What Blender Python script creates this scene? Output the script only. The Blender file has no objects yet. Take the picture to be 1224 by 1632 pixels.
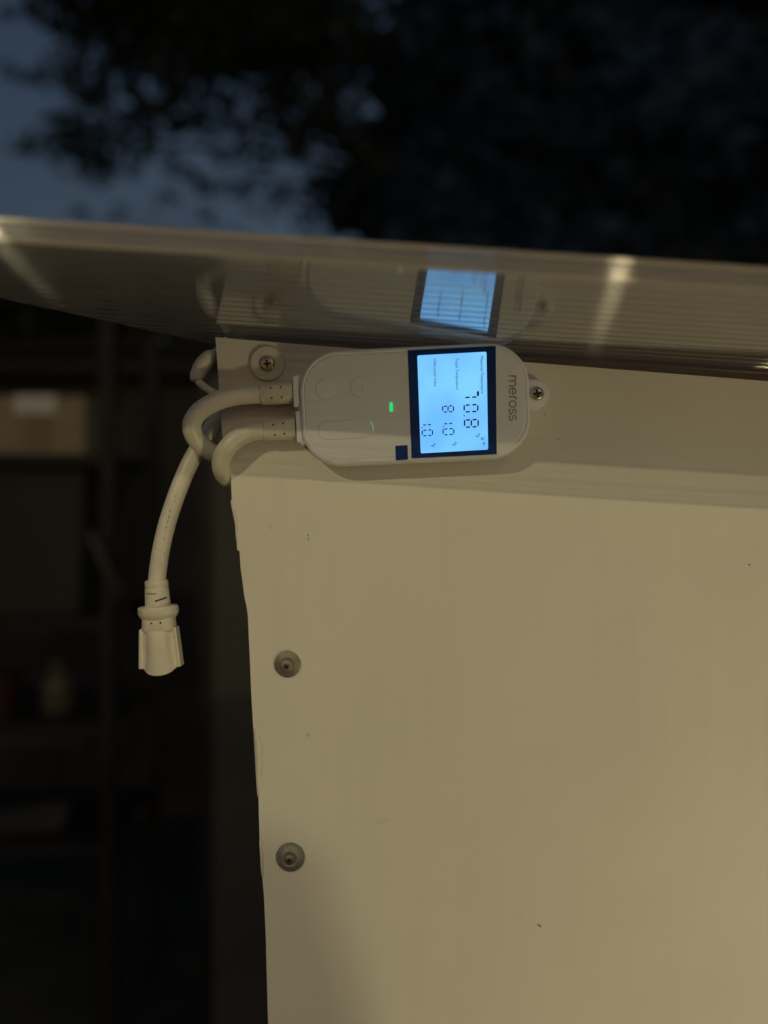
import bpy, math, random
import numpy as np
from mathutils import Vector, Matrix
random.seed(7)
rng = np.random.default_rng(7)
S = bpy.context.scene
COL = S.collection

# ------------------------------------------------------------------ camera
CAM_D, FPX = 0.475, 1255.0            # metres from the white panel, focal length in photo pixels
cam = bpy.data.cameras.new('camera')
cam_o = bpy.data.objects.new('camera', cam)
COL.objects.link(cam_o)
cam_o.location = (0, -CAM_D, 0)
cam_o.rotation_euler = (math.radians(90), 0, 0)
cam.sensor_fit = 'HORIZONTAL'
cam.sensor_width = 24.0
cam.lens = 24.0 * FPX / 1224.0
cam.clip_start, cam.clip_end = 0.01, 500.0
cam.dof.use_dof = True
cam.dof.focus_distance = 0.463
cam.dof.aperture_fstop = cam.lens / 12.5
S.camera = cam_o

# ------------------------------------------------------------------ dusk sky
W = bpy.data.worlds.new('World')
S.world = W
W.use_nodes = True
nt = W.node_tree
sky = nt.nodes.new('ShaderNodeTexSky')
sky.sky_type = 'NISHITA'
sky.sun_disc = False
sky.sun_elevation = math.radians(-0.3)
sky.sun_rotation = math.radians(200.0)
sky.ozone_density = 1.9
nt.links.new(sky.outputs[0], nt.nodes['Background'].inputs[0])
nt.nodes['Background'].inputs[1].default_value = 0.15

# ------------------------------------------------------------------ exposure
S.view_settings.view_transform = 'Standard'
S.view_settings.look = 'None'
S.view_settings.exposure = 0.25
S.view_settings.gamma = 1.0
S.view_settings.use_curve_mapping = False
S.cycles.max_bounces = 12
S.cycles.transparent_max_bounces = 48
S.cycles.glossy_bounces = 6
S.cycles.sample_clamp_indirect = 4.0
S.cycles.use_denoising = True

# ------------------------------------------------------------------ lamps (position, radius, radiance)
LAMP_COL = (1.0, 0.83, 0.43)
LAMPS = [
    ('bare warm bulb shining high up on the right', (0.95, -2.60, 1.50), 0.011, 8300.0),
    ('bare warm bulb shining high up on the left', (-0.53, -0.85, 0.46), 0.007, 2900.0),
    ('frosted warm bulb shining low down on the right', (0.62, -0.62, -0.52), 0.040, 84.0),
]

# ------------------------------------------------------------------ helpers
def P(px, py, y=0.0):
    """photo pixel -> point in the upright plane y metres behind the panel's front"""
    d = CAM_D + y
    return Vector(((px - 612.0) / FPX * d, y, (816.0 - py) / FPX * d))

def wloc(o):
    v = Vector((0, 0, 0))
    while o is not None:
        v = v + Vector(o.location)
        o = o.parent
    return v

def obj(name, verts, faces, m, parent=None, smooth=False, loc=None):
    """verts in world space (or about loc); stored about the parent"""
    base = wloc(parent)
    off = base if loc is None else Vector((0, 0, 0))
    me = bpy.data.meshes.new(name)
    me.from_pydata([tuple(Vector(v) - off) for v in verts], [], faces)
    me.update()
    if m is not None:
        me.materials.append(m)
    if smooth:
        for p in me.polygons:
            p.use_smooth = True
    o = bpy.data.objects.new(name, me)
    COL.objects.link(o)
    if parent is not None:
        o.parent = parent
    if loc is not None:
        o.location = Vector(loc) - base
    return o

def big(name, V, F, m, parent=None, smooth=False):
    base = wloc(parent)
    me = bpy.data.meshes.new(name)
    V = np.asarray(V, float) - np.array(base)
    me.from_pydata(V.tolist(), [], F.tolist() if hasattr(F, 'tolist') else F)
    me.update()
    me.materials.append(m)
    if smooth:
        me.polygons.foreach_set('use_smooth', [True] * len(me.polygons))
    o = bpy.data.objects.new(name, me)
    COL.objects.link(o)
    if parent is not None:
        o.parent = parent
    return o

def thing(name, label, cat, loc, group=None):
    o = bpy.data.objects.new(name, None)
    COL.objects.link(o)
    o.location = loc
    o.empty_display_size = 0.01
    tag(o, label, cat, group)
    return o

def tag(o, label, cat, group=None):
    o['label'] = label
    o['category'] = cat
    if group:
        o['group'] = group
    return o

def smooth_by_angle(o, deg=35):
    me = o.data
    for p in me.polygons:
        p.use_smooth = True
    try:
        me.set_sharp_from_angle(angle=math.radians(deg))
    except Exception:
        pass
    return o

def loft(rings, cap0=True, cap1=True, closed=True):
    V, F = [], []
    n = len(rings[0])
    for r in rings:
        V += [tuple(v) for v in r]
    for i in range(len(rings) - 1):
        for j in range(n if closed else n - 1):
            k = (j + 1) % n
            F.append((i * n + j, i * n + k, (i + 1) * n + k, (i + 1) * n + j))
    if cap0:
        F.append(tuple(reversed(range(n))))
    if cap1:
        F.append(tuple((len(rings) - 1) * n + j for j in range(n)))
    return V, F

def catmull(pts, n=10):
    out = []
    p = [Vector(q) for q in pts]
    p = [2 * p[0] - p[1]] + p + [2 * p[-1] - p[-2]]
    for i in range(1, len(p) - 2):
        for k in range(n):
            t = k / n
            a, b, c, d = p[i - 1], p[i], p[i + 1], p[i + 2]
            out.append(0.5 * ((2 * b) + (c - a) * t + (2 * a - 5 * b + 4 * c - d) * t * t + (3 * b - a - 3 * c + d) * t ** 3))
    out.append(p[-2])
    return out

def tube(path, rad, seg=20, cap=True):
    """rad: number or list the length of path"""
    rings = []
    n = len(path)
    up = Vector((0, 1, 0))
    for i, q in enumerate(path):
        t = (path[min(i + 1, n - 1)] - path[max(i - 1, 0)]).normalized()
        a = t.cross(up)
        if a.length < 1e-4:
            a = t.cross(Vector((1, 0, 0)))
        a.normalize()
        b = a.cross(t).normalized()
        r = rad[i] if hasattr(rad, '__len__') else rad
        rings.append([q + (a * math.cos(2 * math.pi * j / seg) + b * math.sin(2 * math.pi * j / seg)) * r for j in range(seg)])
    return loft(rings, cap, cap)

def box(x0, x1, y0, y1, z0, z1):
    V = [(x, y, z) for z in (z0, z1) for y in (y0, y1) for x in (x0, x1)]
    F = [(0, 2, 3, 1), (4, 5, 7, 6), (0, 1, 5, 4), (2, 6, 7, 3), (0, 4, 6, 2), (1, 3, 7, 5)]
    return V, F

def prism(outline, y0, y1):
    """outline of (x,z) extruded from y0 (front) to y1 (back)"""
    n = len(outline)
    V = [(x, y0, z) for x, z in outline] + [(x, y1, z) for x, z in outline]
    F = [tuple(range(n)), tuple(reversed(range(n, 2 * n)))]
    for j in range(n):
        k = (j + 1) % n
        F.append((j, n + j, n + k, k))
    return V, F

def join(parts):
    V, F = [], []
    for v, f in parts:
        b = len(V)
        V += [tuple(q) for q in v]
        F += [tuple(i + b for i in q) for q in f]
    return V, F

def lathe(profile, seg=40):
    """profile of (r, y) round the y axis, y negative is towards the camera"""
    rings = [[Vector((max(r, 1e-6) * math.cos(2 * math.pi * j / seg), y, max(r, 1e-6) * math.sin(2 * math.pi * j / seg))) for j in range(seg)] for r, y in profile]
    return loft(rings)

def bevel(o, w, seg=2):
    md = o.modifiers.new('bevel', 'BEVEL')
    md.width = w
    md.segments = seg
    md.limit_method = 'ANGLE'
    md.angle_limit = math.radians(40)
    return o

# ------------------------------------------------------------------ materials
def mat(name, col, rough=0.5, metal=0.0, spec=0.5, noise=0.0, nscale=200.0, bump=0.0, bscale=800.0, stretch=None):
    m = bpy.data.materials.new(name)
    m.use_nodes = True
    n, l = m.node_tree.nodes, m.node_tree.links
    b = n['Principled BSDF']
    b.inputs['Base Color'].default_value = (*col, 1)
    b.inputs['Roughness'].default_value = rough
    b.inputs['Metallic'].default_value = metal
    b.inputs['Specular IOR Level'].default_value = spec
    tc = n.new('ShaderNodeTexCoord')
    src = tc.outputs['Object']
    if stretch:
        mp = n.new('ShaderNodeMapping')
        mp.inputs['Scale'].default_value = stretch
        l.new(src, mp.inputs[0])
        src = mp.outputs[0]
    if noise:
        t = n.new('ShaderNodeTexNoise')
        t.inputs['Scale'].default_value = nscale
        t.inputs['Detail'].default_value = 6
        l.new(src, t.inputs['Vector'])
        r = n.new('ShaderNodeMapRange')
        r.inputs[1].default_value, r.inputs[2].default_value = 0.3, 0.7
        r.inputs[3].default_value, r.inputs[4].default_value = 1 - noise, 1 + noise
        l.new(t.outputs[0], r.inputs[0])
        mx = n.new('ShaderNodeVectorMath')
        mx.operation = 'SCALE'
        mx.inputs[0].default_value = col
        l.new(r.outputs[0], mx.inputs['Scale'])
        l.new(mx.outputs[0], b.inputs['Base Color'])
    if bump:
        t = n.new('ShaderNodeTexNoise')
        t.inputs['Scale'].default_value = bscale
        t.inputs['Detail'].default_value = 4
        l.new(src, t.inputs['Vector'])
        bp = n.new('ShaderNodeBump')
        bp.inputs['Strength'].default_value = bump
        bp.inputs['Distance'].default_value = 0.001
        l.new(t.outputs[0], bp.inputs['Height'])
        l.new(bp.outputs[0], b.inputs['Normal'])
    return m

def emit(name, col, strength):
    m = bpy.data.materials.new(name)
    m.use_nodes = True
    n, l = m.node_tree.nodes, m.node_tree.links
    n.remove(n['Principled BSDF'])
    e = n.new('ShaderNodeEmission')
    e.inputs[0].default_value = (*col, 1)
    e.inputs[1].default_value = strength
    l.new(e.outputs[0], n['Material Output'].inputs[0])
    return m

M = {}
M['body'] = mat('cool_tinted_abs', (0.85, 0.885, 0.96), 0.48, bump=0.03, bscale=5000, noise=0.015, nscale=40)  # white plastic with the screen's cool spill put in as a blue tint
M['button'] = mat('button_abs', (0.85, 0.885, 0.955), 0.42)  # carries the same cool screen tint as the body
M['gap'] = mat('button_gap', (0.60, 0.60, 0.58), 0.7)
M['cord'] = mat('cord_pvc', (0.78, 0.755, 0.68), 0.36, noise=0.06, nscale=90, bump=0.05, bscale=1500)
M['plug'] = mat('plug_pvc', (0.76, 0.725, 0.63), 0.42, noise=0.05, nscale=120, bump=0.06, bscale=1200)
M['groove'] = mat('shaded_groove', (0.26, 0.23, 0.17), 0.8)
M['hole'] = mat('dark_hole', (0.05, 0.045, 0.035), 0.8)
M['bezel'] = mat('bezel_glass', (0.010, 0.045, 0.22), 0.2, spec=0.2)  # blue of the screen's glow put into the dark bezel colour
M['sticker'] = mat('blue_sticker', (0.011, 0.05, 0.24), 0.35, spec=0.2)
M['ink'] = mat('lcd_ink', (0.008, 0.02, 0.05), 0.5)
M['inkfine'] = mat('lcd_fine_ink', (0.02, 0.06, 0.13), 0.5)
M['logo'] = mat('grey_print', (0.33, 0.33, 0.36), 0.5)
M['zinc'] = mat('zinc', (0.55, 0.53, 0.47), 0.32, metal=0.9, noise=0.12, nscale=500, bump=0.1, bscale=2500)
M['washer_pale'] = mat('galvanised_pale', (0.74, 0.75, 0.64), 0.5, metal=0.0, noise=0.08, nscale=600, bump=0.12, bscale=3000)
M['washer_dark'] = mat('galvanised_dull', (0.27, 0.25, 0.21), 0.45, metal=0.5, noise=0.15, nscale=500, bump=0.12, bscale=2500)
M['washer_grey'] = mat('galvanised_grey', (0.27, 0.265, 0.235), 0.55, metal=0.35, noise=0.15, nscale=500, bump=0.1, bscale=2500)
M['recess'] = mat('screw_recess', (0.03, 0.03, 0.03), 0.5, metal=0.6)
M['rail'] = mat('rail_timber', (0.20, 0.14, 0.115), 0.35, noise=0.35, nscale=60, bump=0.3, bscale=300, stretch=(0.15, 1, 1))
M['stud'] = mat('stud_timber', (0.30, 0.21, 0.12), 0.7, noise=0.2, nscale=60, stretch=(1, 1, 0.1))
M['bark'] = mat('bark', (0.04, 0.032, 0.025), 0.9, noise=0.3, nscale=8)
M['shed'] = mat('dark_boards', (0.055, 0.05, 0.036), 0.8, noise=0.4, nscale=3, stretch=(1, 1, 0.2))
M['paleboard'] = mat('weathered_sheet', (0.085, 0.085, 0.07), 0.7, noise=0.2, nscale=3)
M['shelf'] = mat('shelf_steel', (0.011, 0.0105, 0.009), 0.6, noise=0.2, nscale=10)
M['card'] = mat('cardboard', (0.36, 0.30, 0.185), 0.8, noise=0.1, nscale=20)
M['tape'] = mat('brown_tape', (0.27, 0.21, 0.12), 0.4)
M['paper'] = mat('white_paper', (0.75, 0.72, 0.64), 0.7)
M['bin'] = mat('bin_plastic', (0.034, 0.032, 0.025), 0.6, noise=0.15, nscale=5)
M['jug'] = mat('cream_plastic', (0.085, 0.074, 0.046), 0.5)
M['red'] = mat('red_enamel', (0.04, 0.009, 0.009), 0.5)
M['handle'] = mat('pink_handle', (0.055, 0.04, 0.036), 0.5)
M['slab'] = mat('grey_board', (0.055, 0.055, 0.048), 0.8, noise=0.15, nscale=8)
M['ground'] = mat('dark_soil', (0.045, 0.04, 0.025), 0.95, noise=0.5, nscale=4, bump=0.6, bscale=30)
def leafmat(name, c):
    m = mat(name, c, 0.6, noise=0.35, nscale=3)
    return m
M['leaf'] = leafmat('dark_leaf', (0.045, 0.06, 0.03))
M['leaf2'] = leafmat('dusk_tinted_leaf', (0.05, 0.10, 0.16))  # navy of the dusk light put into the leaf colour
M['hedge'] = leafmat('hedge_leaf', (0.03, 0.042, 0.02))
M['lcd'] = emit('lcd_backlight', (0.165, 0.50, 1.0), 0.95)
M['led'] = emit('green_led', (0.02, 0.75, 0.16), 0.85)
M['leak'] = emit('led_light_leak', (0.25, 0.62, 0.42), 0.45)

# backlight unevenness: an LCD panel's own emission pattern
n, l = M['lcd'].node_tree.nodes, M['lcd'].node_tree.links
tc = n.new('ShaderNodeTexCoord')
t = n.new('ShaderNodeTexNoise')
t.inputs['Scale'].default_value = 45
t.inputs['Detail'].default_value = 1
l.new(tc.outputs['Object'], t.inputs['Vector'])
r = n.new('ShaderNodeValToRGB')
r.color_ramp.elements[0].position, r.color_ramp.elements[1].position = 0.35, 0.7
r.color_ramp.elements[0].color = (0.15, 0.47, 1.0, 1)
r.color_ramp.elements[1].color = (0.20, 0.58, 1.0, 1)
l.new(t.outputs[0], r.inputs[0])
l.new(r.outputs[0], n['Emission'].inputs[0])

# white corrugated plastic: faint vertical flutes, specks and a scuff
def panel_material():
    m = bpy.data.materials.new('white_corrugated_plastic')
    m.use_nodes = True
    n, l = m.node_tree.nodes, m.node_tree.links
    b = n['Principled BSDF']
    b.inputs['Roughness'].default_value = 0.5
    b.inputs['Specular IOR Level'].default_value = 0.35
    geo = n.new('ShaderNodeNewGeometry')
    pos = geo.outputs['Position']
    def math_(op, a, c=None):
        q = n.new('ShaderNodeMath')
        q.operation = op
        for i, v in enumerate((a, c)):
            if v is None:
                continue
            if isinstance(v, (int, float)):
                q.inputs[i].default_value = v
            else:
                l.new(v, q.inputs[i])
        return q.outputs[0]
    sx = n.new('ShaderNodeSeparateXYZ')
    l.new(pos, sx.inputs[0])
    flute = math_('SINE', math_('MULTIPLY', sx.outputs[0], 2 * math.pi / 0.0042))
    nz = n.new('ShaderNodeTexNoise')
    nz.inputs['Scale'].default_value = 9
    nz.inputs['Detail'].default_value = 5
    l.new(pos, nz.inputs['Vector'])
    mp = n.new('ShaderNodeMapping')
    mp.inputs['Scale'].default_value = (300, 1, 6)
    l.new(pos, mp.inputs[0])
    st = n.new('ShaderNodeTexNoise')
    st.inputs['Scale'].default_value = 1.0
    st.inputs['Detail'].default_value = 3
    l.new(mp.outputs[0], st.inputs['Vector'])
    # colour factor
    f = math_('ADD', 0.885, math_('MULTIPLY', nz.outputs[0], 0.14))
    f = math_('ADD', f, math_('MULTIPLY', st.outputs[0], 0.03))
    f = math_('ADD', f, math_('MULTIPLY', flute, 0.003))
    mp3 = n.new('ShaderNodeMapping')
    mp3.inputs['Scale'].default_value = (38, 1, 3.2)
    l.new(pos, mp3.inputs[0])
    dr = n.new('ShaderNodeTexNoise')
    dr.inputs['Scale'].default_value = 1.0
    dr.inputs['Detail'].default_value = 6
    dr.inputs['Roughness'].default_value = 0.62
    l.new(mp3.outputs[0], dr.inputs['Vector'])
    dm = n.new('ShaderNodeMapRange')
    dm.inputs[1].default_value, dm.inputs[2].default_value = 0.50, 0.80
    dm.inputs[3].default_value, dm.inputs[4].default_value = 1.0, 0.965
    l.new(dr.outputs[0], dm.inputs[0])
    f = math_('MULTIPLY', f, dm.outputs[0])
    spots = [((491, 853), 1.3, 0.75), ((491.5, 858), 1.5, 0.6), ((492, 862), 1.0, 0.5), ((1194, 900), 1.7, 0.85), ((858, 1474), 1.9, 0.7), ((861, 1476), 1.9, 0.8),
             ((491, 1171), 3.5, 0.25), ((430, 840), 4, 0.12), ((868, 660), 2.4, 0.2), ((890, 700), 2.0, 0.2)]
    for (px, py), rr, a in spots:
        c = P(px, py)
        d = n.new('ShaderNodeVectorMath')
        d.operation = 'DISTANCE'
        l.new(pos, d.inputs[0])
        d.inputs[1].default_value = c
        mr = n.new('ShaderNodeMapRange')
        mr.interpolation_type = 'SMOOTHSTEP'
        mr.inputs[1].default_value, mr.inputs[2].default_value = rr * 0.00022, rr * 0.00050
        mr.inputs[3].default_value, mr.inputs[4].default_value = 1 - a, 1
        l.new(d.outputs['Value'], mr.inputs[0])
        f = math_('MULTIPLY', f, mr.outputs[0])
    # one long faint scuff
    c = P(608, 1309)
    mp2 = n.new('ShaderNodeMapping')
    mp2.vector_type = 'TEXTURE'
    mp2.inputs['Location'].default_value = c
    mp2.inputs['Rotation'].default_value = (0, math.radians(-12), 0)
    mp2.inputs['Scale'].default_value = (0.0075, 1, 0.0022)
    l.new(pos, mp2.inputs[0])
    ln = n.new('ShaderNodeVectorMath')
    ln.operation = 'LENGTH'
    l.new(mp2.outputs[0], ln.inputs[0])
    mr = n.new('ShaderNodeMapRange')
    mr.interpolation_type = 'SMOOTHSTEP'
    mr.inputs[1].default_value, mr.inputs[2].default_value = 0.2, 1.0
    mr.inputs[3].default_value, mr.inputs[4].default_value = 0.93, 1
    l.new(ln.outputs['Value'], mr.inputs[0])
    f = math_('MULTIPLY', f, mr.outputs[0])
    sc = n.new('ShaderNodeVectorMath')
    sc.operation = 'SCALE'
    sc.inputs[0].default_value = (0.80, 0.785, 0.735)
    l.new(f, sc.inputs['Scale'])
    l.new(sc.outputs[0], b.inputs['Base Color'])
    bp = n.new('ShaderNodeBump')
    bp.inputs['Strength'].default_value = 0.05
    bp.inputs['Distance'].default_value = 0.0002
    h = math_('ADD', math_('MULTIPLY', flute, 0.35), math_('MULTIPLY', st.outputs[0], 0.6))
    l.new(h, bp.inputs['Height'])
    l.new(bp.outputs[0], b.inputs['Normal'])
    return m
M['panel'] = panel_material()

# clear twin-wall polycarbonate: thin-film Fresnel over a straight-through sheet, with a lobe drawn out across the flutes
def poly_material(name, sharp_rough, streak, streak_rough, dust, gain=1.0, base=0.045, tint=(0.965, 0.972, 0.985), weld=False, aniso=0.635, fillet=False):
    m = bpy.data.materials.new(name)
    m.use_nodes = True
    n, l = m.node_tree.nodes, m.node_tree.links
    n.remove(n['Principled BSDF'])
    out = n['Material Output']
    geo = n.new('ShaderNodeNewGeometry')
    def math_(op, a, c=None):
        q = n.new('ShaderNodeMath')
        q.operation = op
        for i, v in enumerate((a, c)):
            if v is None:
                continue
            if isinstance(v, (int, float)):
                q.inputs[i].default_value = v
            else:
                l.new(v, q.inputs[i])
        return q.outputs[0]
    dt = n.new('ShaderNodeVectorMath')
    dt.operation = 'DOT_PRODUCT'
    l.new(geo.outputs['Incoming'], dt.inputs[0])
    l.new(geo.outputs['Normal'], dt.inputs[1])
    c = math_('SUBTRACT', 1.0, math_('ABSOLUTE', dt.outputs['Value']))
    R = math_('ADD', base, math_('MULTIPLY', math_('POWER', c, 5.0), 0.955 * gain))
    q = math_('MINIMUM', R, 0.97)
    tr = n.new('ShaderNodeBsdfTransparent')
    tr.inputs[0].default_value = (*tint, 1)
    g1 = n.new('ShaderNodeBsdfGlossy')
    g1.inputs['Roughness'].default_value = sharp_rough
    g2 = n.new('ShaderNodeBsdfGlossy')
    g2.inputs['Roughness'].default_value = streak_rough
    g2.inputs['Anisotropy'].default_value = aniso
    tg = n.new('ShaderNodeCombineXYZ')
    tg.inputs[0].default_value, tg.inputs[1].default_value, tg.inputs[2].default_value = 1, 0, -0.065
    l.new(tg.outputs[0], g2.inputs['Tangent'])
    g = n.new('ShaderNodeMixShader')
    g.inputs[0].default_value = streak
    l.new(g1.outputs[0], g.inputs[1])
    l.new(g2.outputs[0], g.inputs[2])
    tc = n.new('ShaderNodeTexCoord')
    if weld:      # the skin is pulled out of true where each rib is fused to it
        sy = n.new('ShaderNodeSeparateXYZ')
        l.new(tc.outputs['Object'], sy.inputs[0])
        ph = math_('FRACT', math_('MULTIPLY', math_('ADD', sy.outputs[1], 0.145 + 0.0105 * 10), 1 / 0.0105))
        dd_ = math_('MULTIPLY', math_('ABSOLUTE', math_('SUBTRACT', ph, 0.5)), 2.0)
        wm = n.new('ShaderNodeMapRange')
        wm.interpolation_type = 'SMOOTHSTEP'
        wm.inputs[1].default_value, wm.inputs[2].default_value = 0.66, 0.92
        wm.inputs[3].default_value, wm.inputs[4].default_value = streak, 0.95
        l.new(dd_, wm.inputs[0])
        l.new(wm.outputs[0], g.inputs[0])
    if fillet:    # more surface to catch light in the fillet at the rib's foot
        sz = n.new('ShaderNodeSeparateXYZ')
        l.new(tc.outputs['Object'], sz.inputs[0])
        hz = math_('ADD', sz.outputs[2], math_('MULTIPLY', sz.outputs[0], 0.065))
        fm = n.new('ShaderNodeMapRange')
        fm.interpolation_type = 'SMOOTHSTEP'
        fm.inputs[1].default_value, fm.inputs[2].default_value = 0.0012, 0.0024
        fm.inputs[3].default_value, fm.inputs[4].default_value = 0.17, 0.0
        l.new(hz, fm.inputs[0])
        q = math_('MINIMUM', math_('ADD', R, fm.outputs[0]), 0.97)
    # fine scratches along the flutes make it look used
    mp = n.new('ShaderNodeMapping')
    mp.inputs['Scale'].default_value = (10, 700, 700)
    l.new(tc.outputs['Object'], mp.inputs[0])
    nz = n.new('ShaderNodeTexNoise')
    nz.inputs['Scale'].default_value = 1
    nz.inputs['Detail'].default_value = 5
    l.new(mp.outputs[0], nz.inputs['Vector'])
    bp = n.new('ShaderNodeBump')
    bp.inputs['Strength'].default_value = 0.12
    bp.inputs['Distance'].default_value = 0.0003
    l.new(nz.outputs[0], bp.inputs['Height'])
    l.new(bp.outputs[0], g1.inputs['Normal'])
    if not fillet:
        l.new(bp.outputs[0], g2.inputs['Normal'])
    s1 = n.new('ShaderNodeMixShader')
    l.new(q, s1.inputs[0])
    l.new(tr.outputs[0], s1.inputs[1])
    l.new(g.outputs[0], s1.inputs[2])
    df = n.new('ShaderNodeBsdfDiffuse')
    df.inputs[0].default_value = (0.80, 0.72, 0.60, 1)
    tl = n.new('ShaderNodeBsdfTranslucent')
    tl.inputs[0].default_value = (0.80, 0.72, 0.60, 1)
    dd = n.new('ShaderNodeMixShader')
    dd.inputs[0].default_value = 0.75
    l.new(df.outputs[0], dd.inputs[1])
    l.new(tl.outputs[0], dd.inputs[2])
    s2 = n.new('ShaderNodeMixShader')
    mr = n.new('ShaderNodeMapRange')
    mr.inputs[1].default_value, mr.inputs[2].default_value = 0.3, 0.75
    mr.inputs[3].default_value, mr.inputs[4].default_value = dust * 0.5, dust * 1.5
    l.new(nz.outputs[0], mr.inputs[0])
    l.new(mr.outputs[0], s2.inputs[0])
    l.new(s1.outputs[0], s2.inputs[1])
    l.new(dd.outputs[0], s2.inputs[2])
    l.new(s2.outputs[0], out.inputs[0])
    return m
M['skin'] = poly_material('clear_sheet_skin', 0.06, 0.04, 0.38, 0.20, gain=3.0, weld=True, aniso=0.985)
M['top_skin'] = poly_material('coated_sheet_skin', 0.03, 0.04, 0.38, 0.06, gain=2.8, weld=True, aniso=0.985)
M['rib'] = poly_material('clear_sheet_rib', 0.10, 0.9, 0.11, 0.012, gain=1.0, base=0.03, aniso=0.94, fillet=True)
M['bead'] = poly_material('clear_sheet_bead', 0.12, 0.5, 0.11, 0.45, gain=1.0, base=0.10, aniso=0.94)
M['edge'] = poly_material('clear_sheet_edge', 0.06, 0.12, 0.11, 0.13, gain=1.0, base=0.055, aniso=0.94)

# ------------------------------------------------------------------ ground
GZ = -1.35
gv, gf = [], []
N = 24
for i in range(N + 1):
    for j in range(N + 1):
        u, v = (i / N * 2 - 1), (j / N * 2 - 1)
        x, y = 120 * u * abs(u), 120 * v * abs(v)
        gv.append((x, y, GZ + 0.02 * math.sin(x * 1.7) * math.cos(y * 1.3) - 0.02))
for i in range(N):
    for j in range(N):
        a = i * (N + 1) + j
        gf.append((a, a + N + 1, a + N + 2, a + 1))
g = obj('ground', gv, gf, M['ground'], smooth=True)
g['kind'] = 'structure'
g['label'] = 'dark bare ground in the unlit yard behind the panel'

# ------------------------------------------------------------------ white wall panel
LEFT = [(538, 344), (560, 345.5), (580, 347), (617, 349), (660, 352.5), (692, 354), (712, 358), (735, 366.7), (770, 368.5), (795, 369.5), (806, 370), (815, 372), (830, 374.5), (850, 376.5),
        (876, 377.5), (879, 381.5), (905, 383), (930, 386.5), (950, 389), (965, 392.5), (980, 395), (1010, 396.5), (1060, 399), (1100, 400.5), (1150, 403), (1190, 405), (1230, 407.5), (1265, 410.5),
        (1272, 412), (1300, 412.8), (1335, 414), (1360, 416.5), (1400, 418.5), (1430, 421), (1500, 423.5), (1570, 425.5), (1632, 427.5), (1700, 430), (2400, 452), (4380, 520)]
def left_x(py):
    for (a, xa), (b, xb) in zip(LEFT, LEFT[1:]):
        if a <= py <= b:
            return xa + (xb - xa) * (py - a) / (b - a)
    return LEFT[-1][1]
def top_py(px):
    return 538 + (px - 344) * 0.0792
RIGHT = 3000
def sheet_y(px, py):
    curl = 0.0016 * math.exp(-((px - 344) / 40) ** 2) * math.exp(-((py - 538) / 130) ** 2)
    wave = 0.00045 * math.sin(px * 0.011 + 1.0) * math.sin(py * 0.006 + 0.4)
    edge = 0.0007 * math.exp(-(max(px - left_x(py), 0) / 18)) * math.sin(py * 0.021 + 1.3)
    return -curl + wave * min(1, abs(px - 660) / 500) + edge
cols = [0, 2, 5, 9, 14, 20, 28, 38, 50, 70, 95, 125, 160, 200, 250, 310, 380, 460, 560, 680, 800, 950, 1400, 2000, RIGHT - 344]
pv, pf = [], []
rows = [p for p, _ in LEFT]
nr, nc = len(rows), len(cols)
for back in (0, 1):
    for i, py in enumerate(rows):
        lx = left_x(py)
        for c in cols:
            px = lx + c * (RIGHT - lx) / (RIGHT - 344)
            # the top row follows the sloping cut edge
            t = max(0.0, 1 - (py - 538) / 170.0)
            yy = py + (top_py(px) - 538) * t
            q = P(px, yy, 0)
            pv.append((q.x, sheet_y(px, yy) + (0.004 if back else 0), q.z))
def vid(b, i, j):
    return b * nr * nc + i * nc + j
for i in range(nr - 1):
    for j in range(nc - 1):
        pf.append((vid(0, i, j), vid(0, i + 1, j), vid(0, i + 1, j + 1), vid(0, i, j + 1)))
        pf.append((vid(1, i, j), vid(1, i, j + 1), vid(1, i + 1, j + 1), vid(1, i + 1, j)))
for i in range(nr - 1):
    pf.append((vid(0, i, 0), vid(1, i, 0), vid(1, i + 1, 0), vid(0, i + 1, 0)))
    pf.append((vid(0, i, nc - 1), vid(0, i + 1, nc - 1), vid(1, i + 1, nc - 1), vid(1, i, nc - 1)))
for j in range(nc - 1):
    pf.append((vid(0, 0, j), vid(0, 0, j + 1), vid(1, 0, j + 1), vid(1, 0, j)))
    pf.append((vid(0, nr - 1, j), vid(1, nr - 1, j), vid(1, nr - 1, j + 1), vid(0, nr - 1, j + 1)))
wall = thing('wall_panel', 'white corrugated plastic sheet wall with a ragged hand cut left edge', 'wall panel', (P(420, 816).x, 0.0, GZ))
sheet = smooth_by_angle(obj('plastic_sheet', pv, pf, M['panel'], wall), 30)
# timber stud the screws bite into, hidden behind the sheet
V, F = box(-0.066, -0.022, 0.007, 0.052, GZ, 0.090)
bevel(obj('stud', V, F, M['stud'], wall), 0.002)
# torn slivers of the front skin along the cut edge
def sliver(pts, lift, thick=0.0004):
    """pts: (px_left, px_right, py); the right-hand rim lifts off the sheet"""
    V, F = [], []
    m_ = len(pts) - 1
    for i, (a, b, py) in enumerate(pts):
        up = lift * math.sin(math.pi * min(1, 0.1 + i / m_))
        for y in (0, thick):
            V.append(P(a, py, sheet_y(a, py) - 0.0003 - up * 0.3 + y))
            V.append(P(b, py, sheet_y(b, py) - 0.0003 - up + y))
    for i in range(len(pts) - 1):
        k = i * 4
        F += [(k, k + 4, k + 5, k + 1), (k + 2, k + 3, k + 7, k + 6), (k, k + 2, k + 6, k + 4), (k + 1, k + 5, k + 7, k + 3)]
    F += [(0, 1, 3, 2), (len(V) - 4, len(V) - 2, len(V) - 1, len(V) - 3)]
    return V, F
V, F = sliver([(367.5, 369, 797), (368.5, 371.5, 806), (370.5, 374.5, 816), (372.5, 377, 826), (374.5, 378.5, 836), (375.5, 378, 850), (376, 378, 862)], 0.0011)
obj('torn_edge', V, F, M['panel'], wall, smooth=True)
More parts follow.
